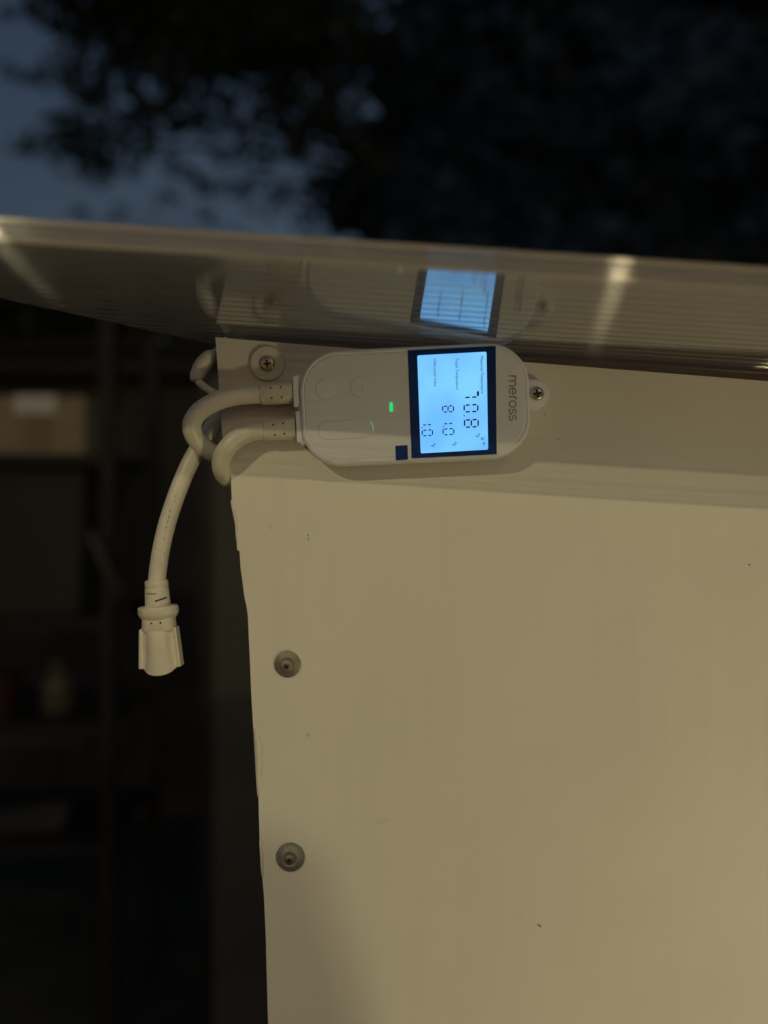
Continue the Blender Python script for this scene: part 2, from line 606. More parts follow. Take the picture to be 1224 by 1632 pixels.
V, F = sliver([(403.6, 405, 1160), (404.5, 413.5, 1172), (405.5, 417, 1190), (406.3, 418, 1208), (407.3, 416.8, 1228), (408.6, 415, 1248), (410, 412.5, 1268)], 0.0007)
obj('torn_edge', V, F, M['panel'], wall, smooth=True)
V, F = sliver([(413.2, 415.5, 1340), (414, 417, 1355), (415, 418.6, 1372), (416, 419.5, 1388), (417.2, 419.2, 1398)], 0.0007)
obj('torn_edge', V, F, M['panel'], wall, smooth=True)

# ------------------------------------------------------------------ clear roof sheet
H0, HS, OVER, THICK = 0.1028, -0.065, -0.145, 0.0105
def rz(x):
    return H0 + HS * x
roof = thing('roof_sheet', 'clear ribbed plastic roof sheet jutting out over the white panel', 'roof sheet', (0.1, 0.0, rz(0.1)))
XR, XL, YB = 0.62, -0.42, 0.16
# outline: front edge, right end, back edge, slanted cut on the left
diag = ((-0.209, -0.047), (-0.110, 0.044))
sl = (diag[1][1] - diag[0][1]) / (diag[1][0] - diag[0][0])
def xl_at(y):      # left limit at depth y
    return max(XL, diag[0][0] + (y - diag[0][1]) / sl)
def skin(z0, z1):
    ys = [OVER + 0.0006 + (YB - OVER) * i / 40 for i in range(41)]
    V, F = [], []
    nx = 24
    for zz in (z0, z1):
        for y in ys:
            a = xl_at(y)
            for j in range(nx + 1):
                x = a + (XR - a) * j / nx
                # the skin sags a hair between ribs
                V.append((x, y, rz(x) + zz))
    n1 = len(ys) * (nx + 1)
    for i in range(40):
        for j in range(nx):
            a = i * (nx + 1) + j
            F.append((a, a + nx + 1, a + nx + 2, a + 1))
            F.append((n1 + a, n1 + a + 1, n1 + a + nx + 2, n1 + a + nx + 1))
    for i in range(40):
        a, b = i * (nx + 1), (i + 1) * (nx + 1)
        F.append((a, n1 + a, n1 + b, b))
        a, b = a + nx, b + nx
        F.append((a, b, n1 + b, n1 + a))
    return V, F
V, F = skin(0.0, 0.0005)
obj('lower_skin', V, F, M['skin'], roof)
V, F = skin(THICK - 0.0005, THICK)
obj('upper_skin', V, F, M['top_skin'], roof)
def rib_box(y, w, z0=0.0007, z1=THICK - 0.0007):
    a = xl_at(y)
    nx = 12
    V, F = [], []
    for j in range(nx + 1):
        x = a + (XR - a) * j / nx
        z = rz(x)
        V += [(x, y, z + z0), (x, y + w, z + z0), (x, y + w, z + z1), (x, y, z + z1)]
    for j in range(nx):
        k = j * 4
        for s in range(4):
            t = (s + 1) % 4
            F.append((k + s, k + t, k + 4 + t, k + 4 + s))
    F += [(0, 3, 2, 1), (4 * nx, 4 * nx + 1, 4 * nx + 2, 4 * nx + 3)]
    return V, F
RP = 0.0105
ribs = [rib_box(OVER + 0.0105 + RP * i, 0.0006) for i in range(28)]
V, F = join(ribs)
o = obj('rib', V, F, M['rib'], roof)
# closed front wall with two fine moulded beads
V, F = rib_box(OVER, 0.0006, 0.0, THICK)
obj('front_edge', V, F, M['edge'], roof)
for zc, hh in ((0.0012, 0.0011), (0.0046, 0.0005), (0.0088, 0.0013)):
    V, F = rib_box(OVER - 0.0008, 0.00075, zc - hh, zc + hh)
    obj('moulded_bead', V, F, M['bead'], roof)

# dark timber rail under the sheet, just behind the panel
rail = None
V, F = [], []
xs = [-0.0845 + i * (0.66 + 0.0845) / 30 for i in range(31)]
for x in xs:
    t = rz(x) - 0.0006
    V += [(x, 0.006, t - 0.034), (x, 0.0055, t - 0.002), (x, 0.0075, t), (x, 0.050, t), (x, 0.050, t - 0.034)]
for i in range(30):
    for s in range(5):
        t = (s + 1) % 5
        F.append((i * 5 + s, i * 5 + t, i * 5 + 5 + t, i * 5 + 5 + s))
F += [(0, 4, 3, 2, 1), tuple(150 + s for s in range(5))]
rail = obj('timber_rail', V, F, M['rail'])
tag(rail, 'dark brown timber rail squeezed between the white panel and clear roof sheet', 'rail')

# ------------------------------------------------------------------ controller
T = 0.018
DC = (661.5, 643.5)
TILT = math.radians(2.7)
kpx = (CAM_D - T) / FPX
def D(u, v, y=-T):
    """u to the right, v up, in metres along the controller's own axes; placed at depth y"""
    c = P(DC[0], DC[1], -T)
    x = c.x + u * math.cos(TILT) - v * math.sin(TILT)
    z = c.z + u * math.sin(TILT) + v * math.cos(TILT)
    return Vector((x, y, z))
def Fp(px, py, y=-T):
    return P(px, py, y)
def rrect(hl, hh, r, n=14):
    pts = []
    for cx, cz, a0 in ((hl - r, hh - r, 0), (-hl + r, hh - r, 90), (-hl + r, -hh + r, 180), (hl - r, -hh + r, 270)):
        for i in range(n + 1):
            a = math.radians(a0 + 90 * i / n)
            pts.append((cx + r * math.cos(a), cz + r * math.sin(a)))
    return pts
dev = thing('thermostat_controller', 'white plug in temperature controller with a glowing blue screen on the white panel', 'thermostat', P(661, 645, 0))
HL, HH, RC = 184 * kpx, 92.3 * kpx, 0.0235
rings = []
for y, ins in ((-0.0003, 0.0006), (-0.0008, 0.0), (-0.0088, -0.0004), (-0.0091, 0.0001), (-0.0094, -0.0002), (-0.0155, 0.0), (-0.0168, 0.0003), (-0.0175, 0.0009), (-0.0179, 0.0017), (-0.0180, 0.0023),
               (-0.0177, 0.0026), (-0.0177, 0.0030), (-0.0181, 0.0034), (-0.0182, 0.0040)):
    rings.append([D(u, v, y) for u, v in rrect(HL - ins, HH - ins, RC - ins)])
V, F = loft(rings, True, True)
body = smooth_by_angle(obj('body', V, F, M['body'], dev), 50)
FACE = -0.0182

def quad_plate(corners, y0, y1, r=0.0, n=5):
    """plate with px corners TL,TR,BR,BL; rounded"""
    c = [P(*q, y0) for q in corners]
    pts = []
    m = len(c)
    for i in range(m):
        a, b, d = c[i - 1], c[i], c[(i + 1) % m]
        if r <= 0:
            pts.append((b.x, b.z))
            continue
        e1, e2 = (a - b).normalized() * r, (d - b).normalized() * r
        for k in range(n + 1):
            t = k / n
            q = (1 - t) ** 2 * (b + e1) + 2 * t * (1 - t) * b + t ** 2 * (b + e2)
            pts.append((q.x, q.z))
    return prism(list(reversed(pts)), y0, y1)
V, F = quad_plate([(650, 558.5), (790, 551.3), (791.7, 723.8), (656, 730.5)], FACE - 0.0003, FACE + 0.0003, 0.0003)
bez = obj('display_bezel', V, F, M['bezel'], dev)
SY = FACE - 0.00038
V, F = quad_plate([(665, 566.5), (775.3, 560.5), (778, 716.5), (670.5, 722.5)], SY, FACE, 0.0010)
scr = obj('screen', V, F, M['lcd'], dev)
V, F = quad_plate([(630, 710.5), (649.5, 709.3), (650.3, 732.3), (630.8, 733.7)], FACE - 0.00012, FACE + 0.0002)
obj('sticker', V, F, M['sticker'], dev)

IY = SY - 0.00006
def ink_poly(pts, name='digit', m=None, parent=None, y=IY):
    V, F = prism([(P(a, b, y).x, P(a, b, y).z) for a, b in pts], y, y + 0.00004)
    return V, F
def seg_shape(a, b, w):
    """hexagonal segment between two photo pixels"""
    a, b = Vector(a), Vector(b)
    d = (b - a).normalized()
    nrm = Vector((-d.y, d.x)) * (w / 2)
    e = d * (w * 0.5)
    return [tuple(q) for q in (a, a + e + nrm, b - e + nrm, b, b - e - nrm, a + e - nrm)]
SEGS = {'0': 'abcdef', '1': 'bc', '7': 'abc', '8': 'abcdefg'}
def digit(ch, cy, xb, xt, hw, w):
    """digit read top-to-bottom: its up is +x, its right is +y(px)"""
    xm = (xb + xt) / 2
    g_ = w * 0.30
    yl, yr = cy - hw, cy + hw
    lean = 1.2
    pts = {'a': ((xt, yl + w * .3), (xt, yr - w * .3)), 'g': ((xm, yl + w * .4), (xm, yr - w * .4)), 'd': ((xb, yl + w * .3), (xb, yr - w * .3)),
           'b': ((xt - w * .45 - g_, yr), (xm + g_ + w * .35, yr + .5)), 'c': ((xm - g_ - w * .35, yr + .5), (xb + w * .45 + g_, yr + 1)),
           'f': ((xt - w * .45 - g_, yl), (xm + g_ + w * .35, yl + .5)), 'e': ((xm - g_ - w * .35, yl + .5), (xb + w * .45 + g_, yl + 1))}
    parts = [ink_poly(seg_shape(*pts[s], w * (1.5 if ch == '7' and s == 'a' else 1.0))) for s in SEGS[ch]]
    V, F = join(parts)
    return obj('digit', V, F, M['ink'], scr)
digit('7', 627.3, 739.5, 761.8, 5.3, 2.3)
digit('0', 650.2, 739.8, 761.5, 5.4, 2.3)
digit('8', 674.2, 740.4, 762.0, 5.7, 2.3)
digit('8', 651.3, 705.6, 722.6, 4.6, 1.9)
digit('1', 670.0, 706.2, 722.4, 4.6, 1.9)
digit('0', 687.6, 706.2, 723.3, 4.6, 1.9)
digit('1', 672.0, 672.6, 688.6, 4.6, 1.9)
digit('0', 689.4, 673.0, 689.3, 4.4, 1.9)
def dot(px, py, r, name, m, parent, y=IY, n=12, squash=1.0):
    V, F = ink_poly([(px + r * math.cos(2 * math.pi * i / n), py + squash * r * math.sin(2 * math.pi * i / n)) for i in range(n)], y=y)
    return obj(name, V, F, m, parent)
dot(739.7, 662.6, 1.15, 'decimal_point', M['ink'], scr)
dot(706.2, 679.9, 1.0, 'decimal_point', M['ink'], scr)
dot(672.7, 681.5, 1.0, 'decimal_point', M['ink'], scr)

def text_mesh(s, px0, py0, px1, py1, name, m, parent, y, size_px=None):
    """flat print running from (px0,py0) to (px1,py1), fitted to that length, up pointing right in the photo"""
    cu = bpy.data.curves.new('print', 'FONT')
    cu.body = s
    cu.size = 1.0
    cu.resolution_u = 3
    to = bpy.data.objects.new('print', cu)
    COL.objects.link(to)
    dg = bpy.context.evaluated_depsgraph_get()
    dg.update()
    me = bpy.data.meshes.new_from_object(to.evaluated_get(dg))
    bpy.data.objects.remove(to)
    xs = [v.co.x for v in me.vertices]
    x0, x1 = min(xs), max(xs)
    L = math.hypot(px1 - px0, py1 - py0)
    sx = L / (x1 - x0)
    sy = size_px if size_px else sx
    d = Vector((px1 - px0, py1 - py0)).normalized()
    upv = Vector((d.y, -d.x))
    base = wloc(parent)
    for v in me.vertices:
        q = Vector((px0, py0)) + d * ((v.co.x - x0) * sx) + upv * (v.co.y * sy)
        v.co = P(q.x, q.y, y) - base
    me.materials.append(m)
    o = bpy.data.objects.new(name, me)
    COL.objects.link(o)
    o.parent = parent
    return o
text_mesh('Measured Temperature', 765.8, 567.8, 766.6, 627.2, 'lettering', M['ink'], scr, IY, 6.6)
text_mesh('Target Temperature', 726.0, 570.5, 726.8, 620.8, 'lettering', M['ink'], scr, IY, 6.4)
text_mesh('Differential Value', 690.8, 572.0, 691.8, 616.2, 'lettering', M['ink'], scr, IY, 6.2)
def ring(px, py, ro, ri, y=IY, n=14, a0=0, a1=360):
    V, F = [], []
    for i in range(n + 1):
        a = math.radians(a0 + (a1 - a0) * i / n)
        V += [P(px + ro * math.cos(a), py + ro * math.sin(a), y), P(px + ri * math.cos(a), py + ri * math.sin(a), y)]
    for i in range(n):
        F.append((2 * i, 2 * i + 2, 2 * i + 3, 2 * i + 1))
    return V, F
def strokes(lines, w, y=IY):
    parts = []
    for pts in lines:
        V, F = [], []
        for i, q in enumerate(pts):
            a = Vector(pts[max(i - 1, 0)])
            b = Vector(pts[min(i + 1, len(pts) - 1)])
            d = (b - a).normalized()
            nrm = Vector((-d.y, d.x)) * w / 2
            e = -d * w * 0.0
            V += [P(q[0] + nrm.x, q[1] + nrm.y, y), P(q[0] - nrm.x, q[1] - nrm.y, y)]
        for i in range(len(pts) - 1):
            F.append((2 * i, 2 * i + 2, 2 * i + 3, 2 * i + 1))
        parts.append((V, F))
    return join(parts)
for px, py in ((760.2, 692.2), (723.0, 705.6), (689.2, 707.6)):
    a = ring(px + 3.2, py, 1.5, 0.75)
    b = strokes([[(px - 2.6, py + 3.0), (px + 2.4, py + 2.4), (px + 2.6, py + 5.2)], [(px + 0.1, py + 2.7), (px + 0.3, py + 4.7)]], 0.9)
    V, F = join([a, b])
    obj('unit_symbol', V, F, M['inkfine'], scr)
a = ring(769.8, 699.0, 2.4, 1.6, n=10)
V, F = join([a, strokes([[(767.2, 697.5), (767.0, 700.6)]], 0.8)])
obj('icon', V, F, M['inkfine'], scr)
a = ring(769.0, 706.8, 4.0, 3.2, a0=-55, a1=55, n=8)
b = ring(769.0, 706.8, 2.2, 1.4, a0=-55, a1=55, n=8)
V, F = join([a, b, ring(768.4, 706.8, 0.8, 0.05)])
obj('icon', V, F, M['inkfine'], scr)

# maker's name, round geometric letters drawn stroke by stroke, read top to bottom
LY = FACE - 0.00006
def LT(u, v):            # u along the word in px, v up from the baseline in px
    return (810.6 + v + u * 0.010, 598.2 + u)
def arc(cu, cv, ru, rv, a0, a1, n=14):
    return [LT(cu + ru * math.cos(math.radians(a0 + (a1 - a0) * i / n)), cv + rv * math.sin(math.radians(a0 + (a1 - a0) * i / n))) for i in range(n + 1)]
sw = 2.2
ltr = []
ltr.append([[LT(1, 0), LT(1, 12)], arc(5, 7.2, 4, 4, 180, 0) + [LT(9, 0)], arc(13, 7.2, 4, 4, 180, 0) + [LT(17, 0)]])
ltr.append([arc(25.3, 6, 5, 5.2, 0, 318, 20), [LT(20.3, 6), LT(30.3, 6)]])
ltr.append([[LT(34.2, 0), LT(34.2, 11.5)], arc(38.2, 7.0, 4, 4.2, 180, 85)])
ltr.append([arc(45.6, 6, 5.1, 5.2, 0, 360, 24)])
for c0 in (57.6, 67.6):
    ltr.append([arc(c0, 8.6, 3.6, 2.6, 25, 180, 9) + arc(c0, 8.6, 3.6, 2.6, 190, 262, 5) + arc(c0, 3.4, 3.8, 2.6, 85, 0, 6) + arc(c0, 3.4, 3.8, 2.6, -10, -160, 9)])
for k, ls in enumerate(ltr):
    V, F = strokes(ls, sw, LY - 0.000001 * k)
    obj('letter', V, F, M['logo'], body)

# buttons: a thin seam greyed like the shade in a gap and a key standing just proud of it
def key(outline_fn, name):
    V, F = prism(outline_fn(1.0), FACE - 0.00003, FACE + 0.0003)
    gp = obj('button_seam', V, F, M['gap'], dev)
    rings = [[Vector((x, y, z)) for x, z in outline_fn(s)] for y, s in ((FACE + 0.0002, 0.965), (FACE - 0.00012, 0.965), (FACE - 0.00028, 0.94), (FACE - 0.0003, 0.90))]
    V, F = loft(rings)
    return smooth_by_angle(obj(name, V, F, M['button'], dev), 50)
def circ(px, py, r):
    def f(s):
        c = P(px, py, FACE)
        rr = r * kpx - (1 - s) * 0.006
        return [(c.x + rr * math.cos(2 * math.pi * i / 48), c.z + rr * math.sin(2 * math.pi * i / 48)) for i in range(48)]
    return f
def pill(px, py, hl, hh):
    def f(s):
        c = P(px, py, FACE)
        dd = (1 - s) * 0.006
        a = hl * kpx - dd
        b = hh * kpx - dd
        pts = rrect(a, b, b * 0.999, 16)
        return [(c.x + u * math.cos(TILT) - v * math.sin(TILT), c.z + u * math.sin(TILT) + v * math.cos(TILT)) for u, v in pts]
    return f
b1 = key(circ(519.5, 620, 16.5), 'button')
b2 = key(circ(574, 618, 16.5), 'button')
b3 = key(pill(551, 684.5, 44, 15.5), 'rocker_button')
# small moulded icons on the two round keys
V, F = ring(574, 618, 6, 5.2, FACE - 0.00034, n=20, a0=-60, a1=240)
obj('icon', V, F, M['gap'], b2)
V, F = strokes([[(515, 620), (524, 620)]], 0.8, FACE - 0.00034)
obj('icon', V, F, M['gap'], b1)
V, F = quad_plate([(620.6, 641.2), (625.6, 640.9), (626.2, 655.7), (621.2, 655.9)], FACE - 0.00025, FACE + 0.0003, 0.0008)
obj('status_light', V, F, M['led'], dev)
# green light leaking from the seam at the key's right end
c3 = (579.6, 683.2)
V, F = ring(c3[0], c3[1], 15.7, 14.4, FACE - 0.0002, n=12, a0=-48, a1=12)
obj('light_leak', V, F, M['leak'], dev)

# screw tab on the right
def tab_outline(ins):
    pts = []
    c = (847.0, 630.3)
    for i in range(25):
        a = math.radians(-90 + 180 * i / 24)
        q = (c[0] + (25.5 - ins) * math.cos(a) * 1.0, c[1] - (24.5 - ins) * math.sin(a))
        pts.append(q)
    pts += [(832, 606.5 + ins), (832, 654 - ins)]
    return pts
rings = []
for y, ins in ((-0.0002, 0), (-0.0042, 0), (-0.0049, 0.7), (-0.0052, 2.0)):
    rings.append([P(a, b, 0) * 1 + Vector((0, y, 0)) for a, b in tab_outline(ins)])
rings = [list(reversed(r)) for r in rings]
V, F = loft(rings)
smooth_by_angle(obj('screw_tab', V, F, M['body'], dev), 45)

# stepped ledge on the left where the two cords enter
def slab(corners, y0, y1, name, m, parent, r=0.0008):
    V, F = quad_plate(corners, y0, y1, r)
    o = obj(name, V, F, m, parent)
    bevel(o, 0.0005, 2)
    return o
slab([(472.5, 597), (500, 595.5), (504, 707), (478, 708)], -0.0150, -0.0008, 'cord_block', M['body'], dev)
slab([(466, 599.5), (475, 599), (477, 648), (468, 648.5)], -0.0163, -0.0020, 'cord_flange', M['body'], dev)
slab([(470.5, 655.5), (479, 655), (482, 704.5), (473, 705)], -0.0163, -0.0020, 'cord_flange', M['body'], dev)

def grommet(p0, p1, r0, r1, yc):
    a, b = P(*p0, yc), P(*p1, yc)
    t = (b - a).normalized()
    nrm = Vector((-t.z, 0, t.x))
    rings = []
    L = (b - a).length
    for s, rs in ((0, 0.90), (0.02, 0.97), (0.05, 1.0), (0.98, 1.0), (1.0, 1.0)):
        r = (r0 + (r1 - r0) * s) * rs
        rg = []
        for j in range(32):
            th = 2 * math.pi * j / 32
            e = 0.72
            cx = math.copysign(abs(math.cos(th)) ** e, math.cos(th))
            cy = math.copysign(abs(math.sin(th)) ** e, math.sin(th))
            rg.append(a + (b - a) * s + nrm * (cx * r) + Vector((0, -1, 0)) * (cy * r * 0.95))
        rings.append(rg)
    V, F = loft(rings)
    return smooth_by_angle(obj('grommet', V, F, M['plug'], dev), 50)
YC = -0.0093
K0 = (CAM_D + YC) / FPX
g1 = grommet((415.5, 628.5), (468, 625.5), 16.6 * K0, 17.6 * K0, YC)
g2 = grommet((420.5, 686), (472, 682.5), 16.6 * K0, 17.6 * K0, YC)
for gr, pts in ((g1, [(431, 618), (447, 617), (433, 634), (449, 633)]), (g2, [(435, 677), (451, 675), (438, 693), (453, 691)])):
    for px, py in pts:
        y = YC - 17.1 * K0 * 0.95
        c = P(px, py, y)
        V, F = lathe([(0.00055, 0.0006), (0.00055, -0.00012), (0.0002, -0.00014)], 12)
        obj('vent_hole', V, F, M['hole'], gr, loc=c)

def cord(pts, r, name, m, parent, n=12, radii=None, seg=24):
    path = catmull([P(a, b, y) for a, b, y in pts], n)
    V, F = tube(path, r if radii is None else radii(len(path)), seg)
    return obj(name, V, F, m, parent, smooth=True)
cord([(424, 628, -0.0093), (405, 628.5, -0.0095), (380, 630.5, -0.0105), (355, 636, -0.0115), (334, 645, -0.0115), (316, 658, -0.0105), (306, 675, -0.0085), (308, 692, -0.0055), (318, 706, -0.0015),
      (334, 719, 0.0045), (350, 728, 0.0115), (372, 734, 0.0150), (392, 736, 0.0155)], 0.00555, 'power_cord', M['cord'], dev)
cord([(430, 684.5, -0.0093), (412, 686.5, -0.0097), (393, 691, -0.0105), (375, 701, -0.0115), (362, 714, -0.0115), (354, 729, -0.0090), (352.5, 744, -0.0040), (357, 757, 0.0030), (368, 767, 0.0105),
      (384, 774, 0.0145), (400, 777, 0.0155)], 0.00545, 'power_cord', M['cord'], dev)

# ------------------------------------------------------------------ hanging lead with its socket end
lead = thing('power_lead', 'cream power lead hanging down left of the panel, ending in a plug', 'power lead', P(252, 930, 0.006))
cord([(385, 610, 0.0125), (366, 636, 0.0130), (350, 662, 0.0130), (333, 688, 0.0120), (315, 716, 0.0105), (298, 748, 0.0090), (281, 790, 0.0075), (266, 836, 0.0065), (256, 880, 0.006), (250.5, 920, 0.006),
      (249.5, 940, 0.006)], 0.00525, 'cord', M['cord'], lead)
Y0 = 0.006
# worn print running along the cord
mk = []
for px, py, L_, a in ((281, 789, 3, 65), (279, 797, 2, 65), (272, 812, 5, 68), (270.5, 821, 6, 70), (268, 830, 4, 70), (266, 838, 5, 72), (265, 846, 2, 72), (263, 857, 3, 74), (248, 874, 1.6, 0), (262, 880, 2, 78), (256, 898, 1.8, 80)):
    d_ = Vector((-math.cos(math.radians(a)), math.sin(math.radians(a))))
    n_ = Vector((-d_.y, d_.x)) * 0.45
    y_ = 0.0015 + (py - 789) * -0.000015 - 0.0003
    q = [Vector((px, py)) + n_, Vector((px, py)) + d_ * L_ + n_, Vector((px, py)) + d_ * L_ - n_, Vector((px, py)) - n_]
    mk.append(([P(v.x, v.y, y_) for v in q], [(0, 1, 2, 3)]))
V, F = join(mk)
pm = obj('printed_mark', V, F, M['hole'], [o for o in lead.children if o.name.startswith('cord')][0])
KP = (CAM_D + Y0) / FPX
A0, A1 = P(249.3, 927, Y0), P(258.5, 1072, Y0)
ax = (A1 - A0).normalized()
side = Vector((-ax.z, 0, ax.x))
if side.x < 0:
    side = -side
fr = Vector((0, -1, 0))
def sect(t, w, dp, e=1.0, n=36):
    c = A0 + ax * (t * KP)
    rg = []
    for j in range(n):
        th = 2 * math.pi * j / n
        cx = math.copysign(abs(math.cos(th)) ** e, math.cos(th))
        cy = math.copysign(abs(math.sin(th)) ** e, math.sin(th))
        rg.append(c + side * (cx * w * KP) + fr * (cy * dp * KP))
    return rg
V, F = loft([sect(-3, 14, 14), sect(-2.5, 17, 16.5), sect(0, 18.2, 17.4), (sect(8, 18.2, 17.4)), sect(9.5, 17.5, 16.8), sect(11, 18.6, 17.6), sect(40, 20, 18.5), sect(46, 21, 19)])
smooth_by_angle(obj('strain_relief', V, F, M['plug'], lead), 40)
def slit(t, u0, u1, tilt, wpx, rx, ry):
    """a dark slot following the round collar"""
    V, F = [], []
    n = 8
    for i in range(n + 1):
        u = u0 + (u1 - u0) * i / n
        xx = max(-1, min(1, u / rx))
        yy = ry * math.sqrt(max(0, 1 - xx * xx)) + 0.25
        for s in (-1, 1):
            q = A0 + ax * ((t + tilt * (u - (u0 + u1) / 2) + s * wpx / 2) * KP) + side * (u * KP) + fr * (yy * KP)
            V.append(q)
    for i in range(n):
        F.append((2 * i, 2 * i + 1, 2 * i + 3, 2 * i + 2))
    return V, F
sr = [o for o in lead.children if o.name.startswith('strain')][0]
for args in ((17.5, -14, 4, 0.05, 1.8, 18.8, 17.8), (27.5, 1, 17.2, -0.25, 2.6, 19.4, 18.2), (41, -12, 3.5, 0.05, 1.8, 20.1, 18.6)):
    V, F = slit(*args)
    obj('slot', V, F, M['hole'] if args[4] > 2 else M['groove'], sr)
V, F = loft([sect(38, 22, 19), sect(39, 30, 25), sect(41, 31.7, 26), sect(49, 32, 26), sect(54, 30, 24), sect(59, 26.5, 20), sect(61, 24, 18)])
smooth_by_angle(obj('flange', V, F, M['plug'], lead), 30)
V, F = loft([sect(55, 25, 18, 0.7), sect(60, 25.5, 19, 0.7), sect(75, 26.5, 20, 0.7), sect(78, 25, 18, 0.7)])
nk = smooth_by_angle(obj('neck', V, F, M['plug'], lead), 40)
for u in (-6.5, 8.0):
    c = A0 + ax * (63.5 * KP) + side * (u * KP) + fr * (19.4 * KP)
    V, F = lathe([(0.0006, 0.001), (0.0006, -0.0001), (0.0002, -0.00012)], 12)
    obj('vent_hole', V, F, M['hole'], nk, loc=c)
# the socket body: a round core with flat wings, flaring downwards
def bodysect(t, w, core, cd, wing, lip):
    rg = []
    n = 22
    def depth(u):
        s = max(0.0, 1 - (abs(u) / core) ** 2.2)
        bump = cd * s ** 0.62
        x = abs(u) / w
        rim = 3.0 * math.exp(-((x - 0.93) / 0.10) ** 2)
        return (wing + rim + bump)
    us = [-w + 2 * w * i / n for i in range(n + 1)]
    for u in us:
        s = max(0.0, 1 - (abs(u) / core) ** 2)
        rg.append(A0 + ax * ((t + lip * s ** 0.6) * KP) + side * (u * KP) + fr * (depth(u) * KP))
    for u in reversed(us):
        s = max(0.0, 1 - (abs(u) / core) ** 2)
        rg.append(A0 + ax * ((t + lip * s ** 0.6) * KP) + side * (u * KP) - fr * (depth(u) * 0.8 * KP))
    return rg
V, F = loft([bodysect(73, 27.5, 17, 6, 8, 0), bodysect(74.5, 29, 18, 9, 9, 0), bodysect(80, 29.5, 19, 13, 9, 0), bodysect(95, 30.6, 19.5, 14.5, 9, 1), bodysect(115, 32, 21, 14, 9, 3),
             bodysect(132, 33, 24, 13, 9.5, 9), bodysect(134.5, 33.2, 25, 13, 9.5, 11), bodysect(135.5, 32.5, 25, 12, 9, 11)])
smooth_by_angle(obj('plug_body', V, F, M['plug'], lead), 45)

# ------------------------------------------------------------------ thin sensor lead curling round the panel's top left corner
sens = thing('sensor_lead', 'thin grey sensor lead with a thick moulded joint at the panel corner', 'sensor lead', P(318, 600, 0.006))
path = catmull([P(a, b, y) for a, b, y in [(362, 540, 0.012), (346, 560, 0.010), (333, 570, 0.008), (324, 581, 0.006), (317, 592, 0.005), (314, 601, 0.004), (315, 608, 0.004)]], 10)
n = len(path)
rad = []
for i in range(n):
    t = i / (n - 1)
    ctl = [(0, 5), (0.18, 6.5), (0.32, 12), (0.5, 13.5), (0.66, 12.6), (0.675, 11.0), (0.70, 12.0), (0.9, 11), (0.97, 8.5), (1.0, 5)]
    for (a, ra), (b, rb) in zip(ctl, ctl[1:]):
        if a <= t <= b:
            rad.append((ra + (rb - ra) * (t - a) / (b - a)) * KP)
            break
V, F = tube(path, rad, 24)
obj('joint', V, F, M['cord'], sens, smooth=True)
cord([(314.5, 603, 0.004), (318, 610, 0.0035), (326, 617, 0.003), (336, 623, 0.003), (348, 629, 0.006), (362, 636, 0.0085), (380, 640, 0.0085)], 0.00235, 'cord', M['cord'], sens)

# ------------------------------------------------------------------ screws with washers
def cross(r, w, depth, rot, y):
    """a four-pointed driver recess with pinched arms"""
    pts = []
    for k in range(4):
        a = math.radians(rot + 90 * k)
        d = Vector((math.cos(a), math.sin(a)))
        nrm = Vector((-d.y, d.x))
        a2 = math.radians(rot + 90 * k + 45)
        pts += [d * r - nrm * w, d * r + nrm * w, Vector((math.cos(a2), math.sin(a2))) * (w * 1.5)]
    return prism([(q.x, q.y) for q in reversed(pts)], y, y + depth)
def washer_screw(px, py, label, wr, profile, wm, head, hm, hoff, rot, group, recess=(0.0022, 0.00055), y=0.0):
    c = P(px, py, 0)
    root = thing('washer_screw', label, 'screw', (c.x, y, c.z), group)
    V, F = lathe(profile, 56)
    w = smooth_by_angle(obj('washer', V, F, wm, root, loc=(c.x, y, c.z)), 40)
    V, F = lathe(head, 40)
    hc = Vector((c.x + hoff[0], y + hoff[1], c.z + hoff[2]))
    h = smooth_by_angle(obj('screw_head', V, F, hm, root, loc=hc), 40)
    top = min(q[1] for q in head)
    V, F = cross(recess[0], recess[1], 0.0008, rot, top - 0.00006)
    obj('driver_recess', V, F, M['recess'], h, loc=hc)
    return root
GR = 'screws with washers fixing the white panel to its frame'
k = CAM_D / FPX
washer_screw(427, 580, 'screw with large pale flat washer beside the cords, topmost of the three', 27 * k,
             [(0.0042, -0.0004), (27 * k - 0.0002, -0.0004), (27 * k, -0.0007), (27 * k, -0.0019), (27 * k - 0.0003, -0.0022), (0.0048, -0.0022), (0.0044, -0.0018)], M['washer_pale'],
             [(0.0040, -0.0014), (0.00445, -0.0024), (0.0044, -0.0030), (0.0040, -0.0035), (0.0031, -0.0038), (0.0001, -0.0039)], M['zinc'], (0.0, 0, -0.0006), 8, GR)
washer_screw(458.5, 1058, 'screw in a dull brown dished washer, middle one down the panel edge', 21 * k,
             [(0.0030, -0.0003), (21 * k - 0.0002, -0.0003), (21 * k, -0.0006), (21 * k, -0.0011), (21 * k - 0.0004, -0.0015), (21 * k - 0.0011, -0.0016), (0.0050, -0.0023), (0.0040, -0.0025), (0.0036, -0.0024)], M['washer_dark'],
             [(0.0030, -0.0014), (0.0037, -0.0025), (0.0036, -0.0028), (0.0028, -0.0032), (0.0001, -0.0033)], M['washer_dark'], (-0.0004, 0, -0.0010), 30, GR, (0.0017, 0.0005))
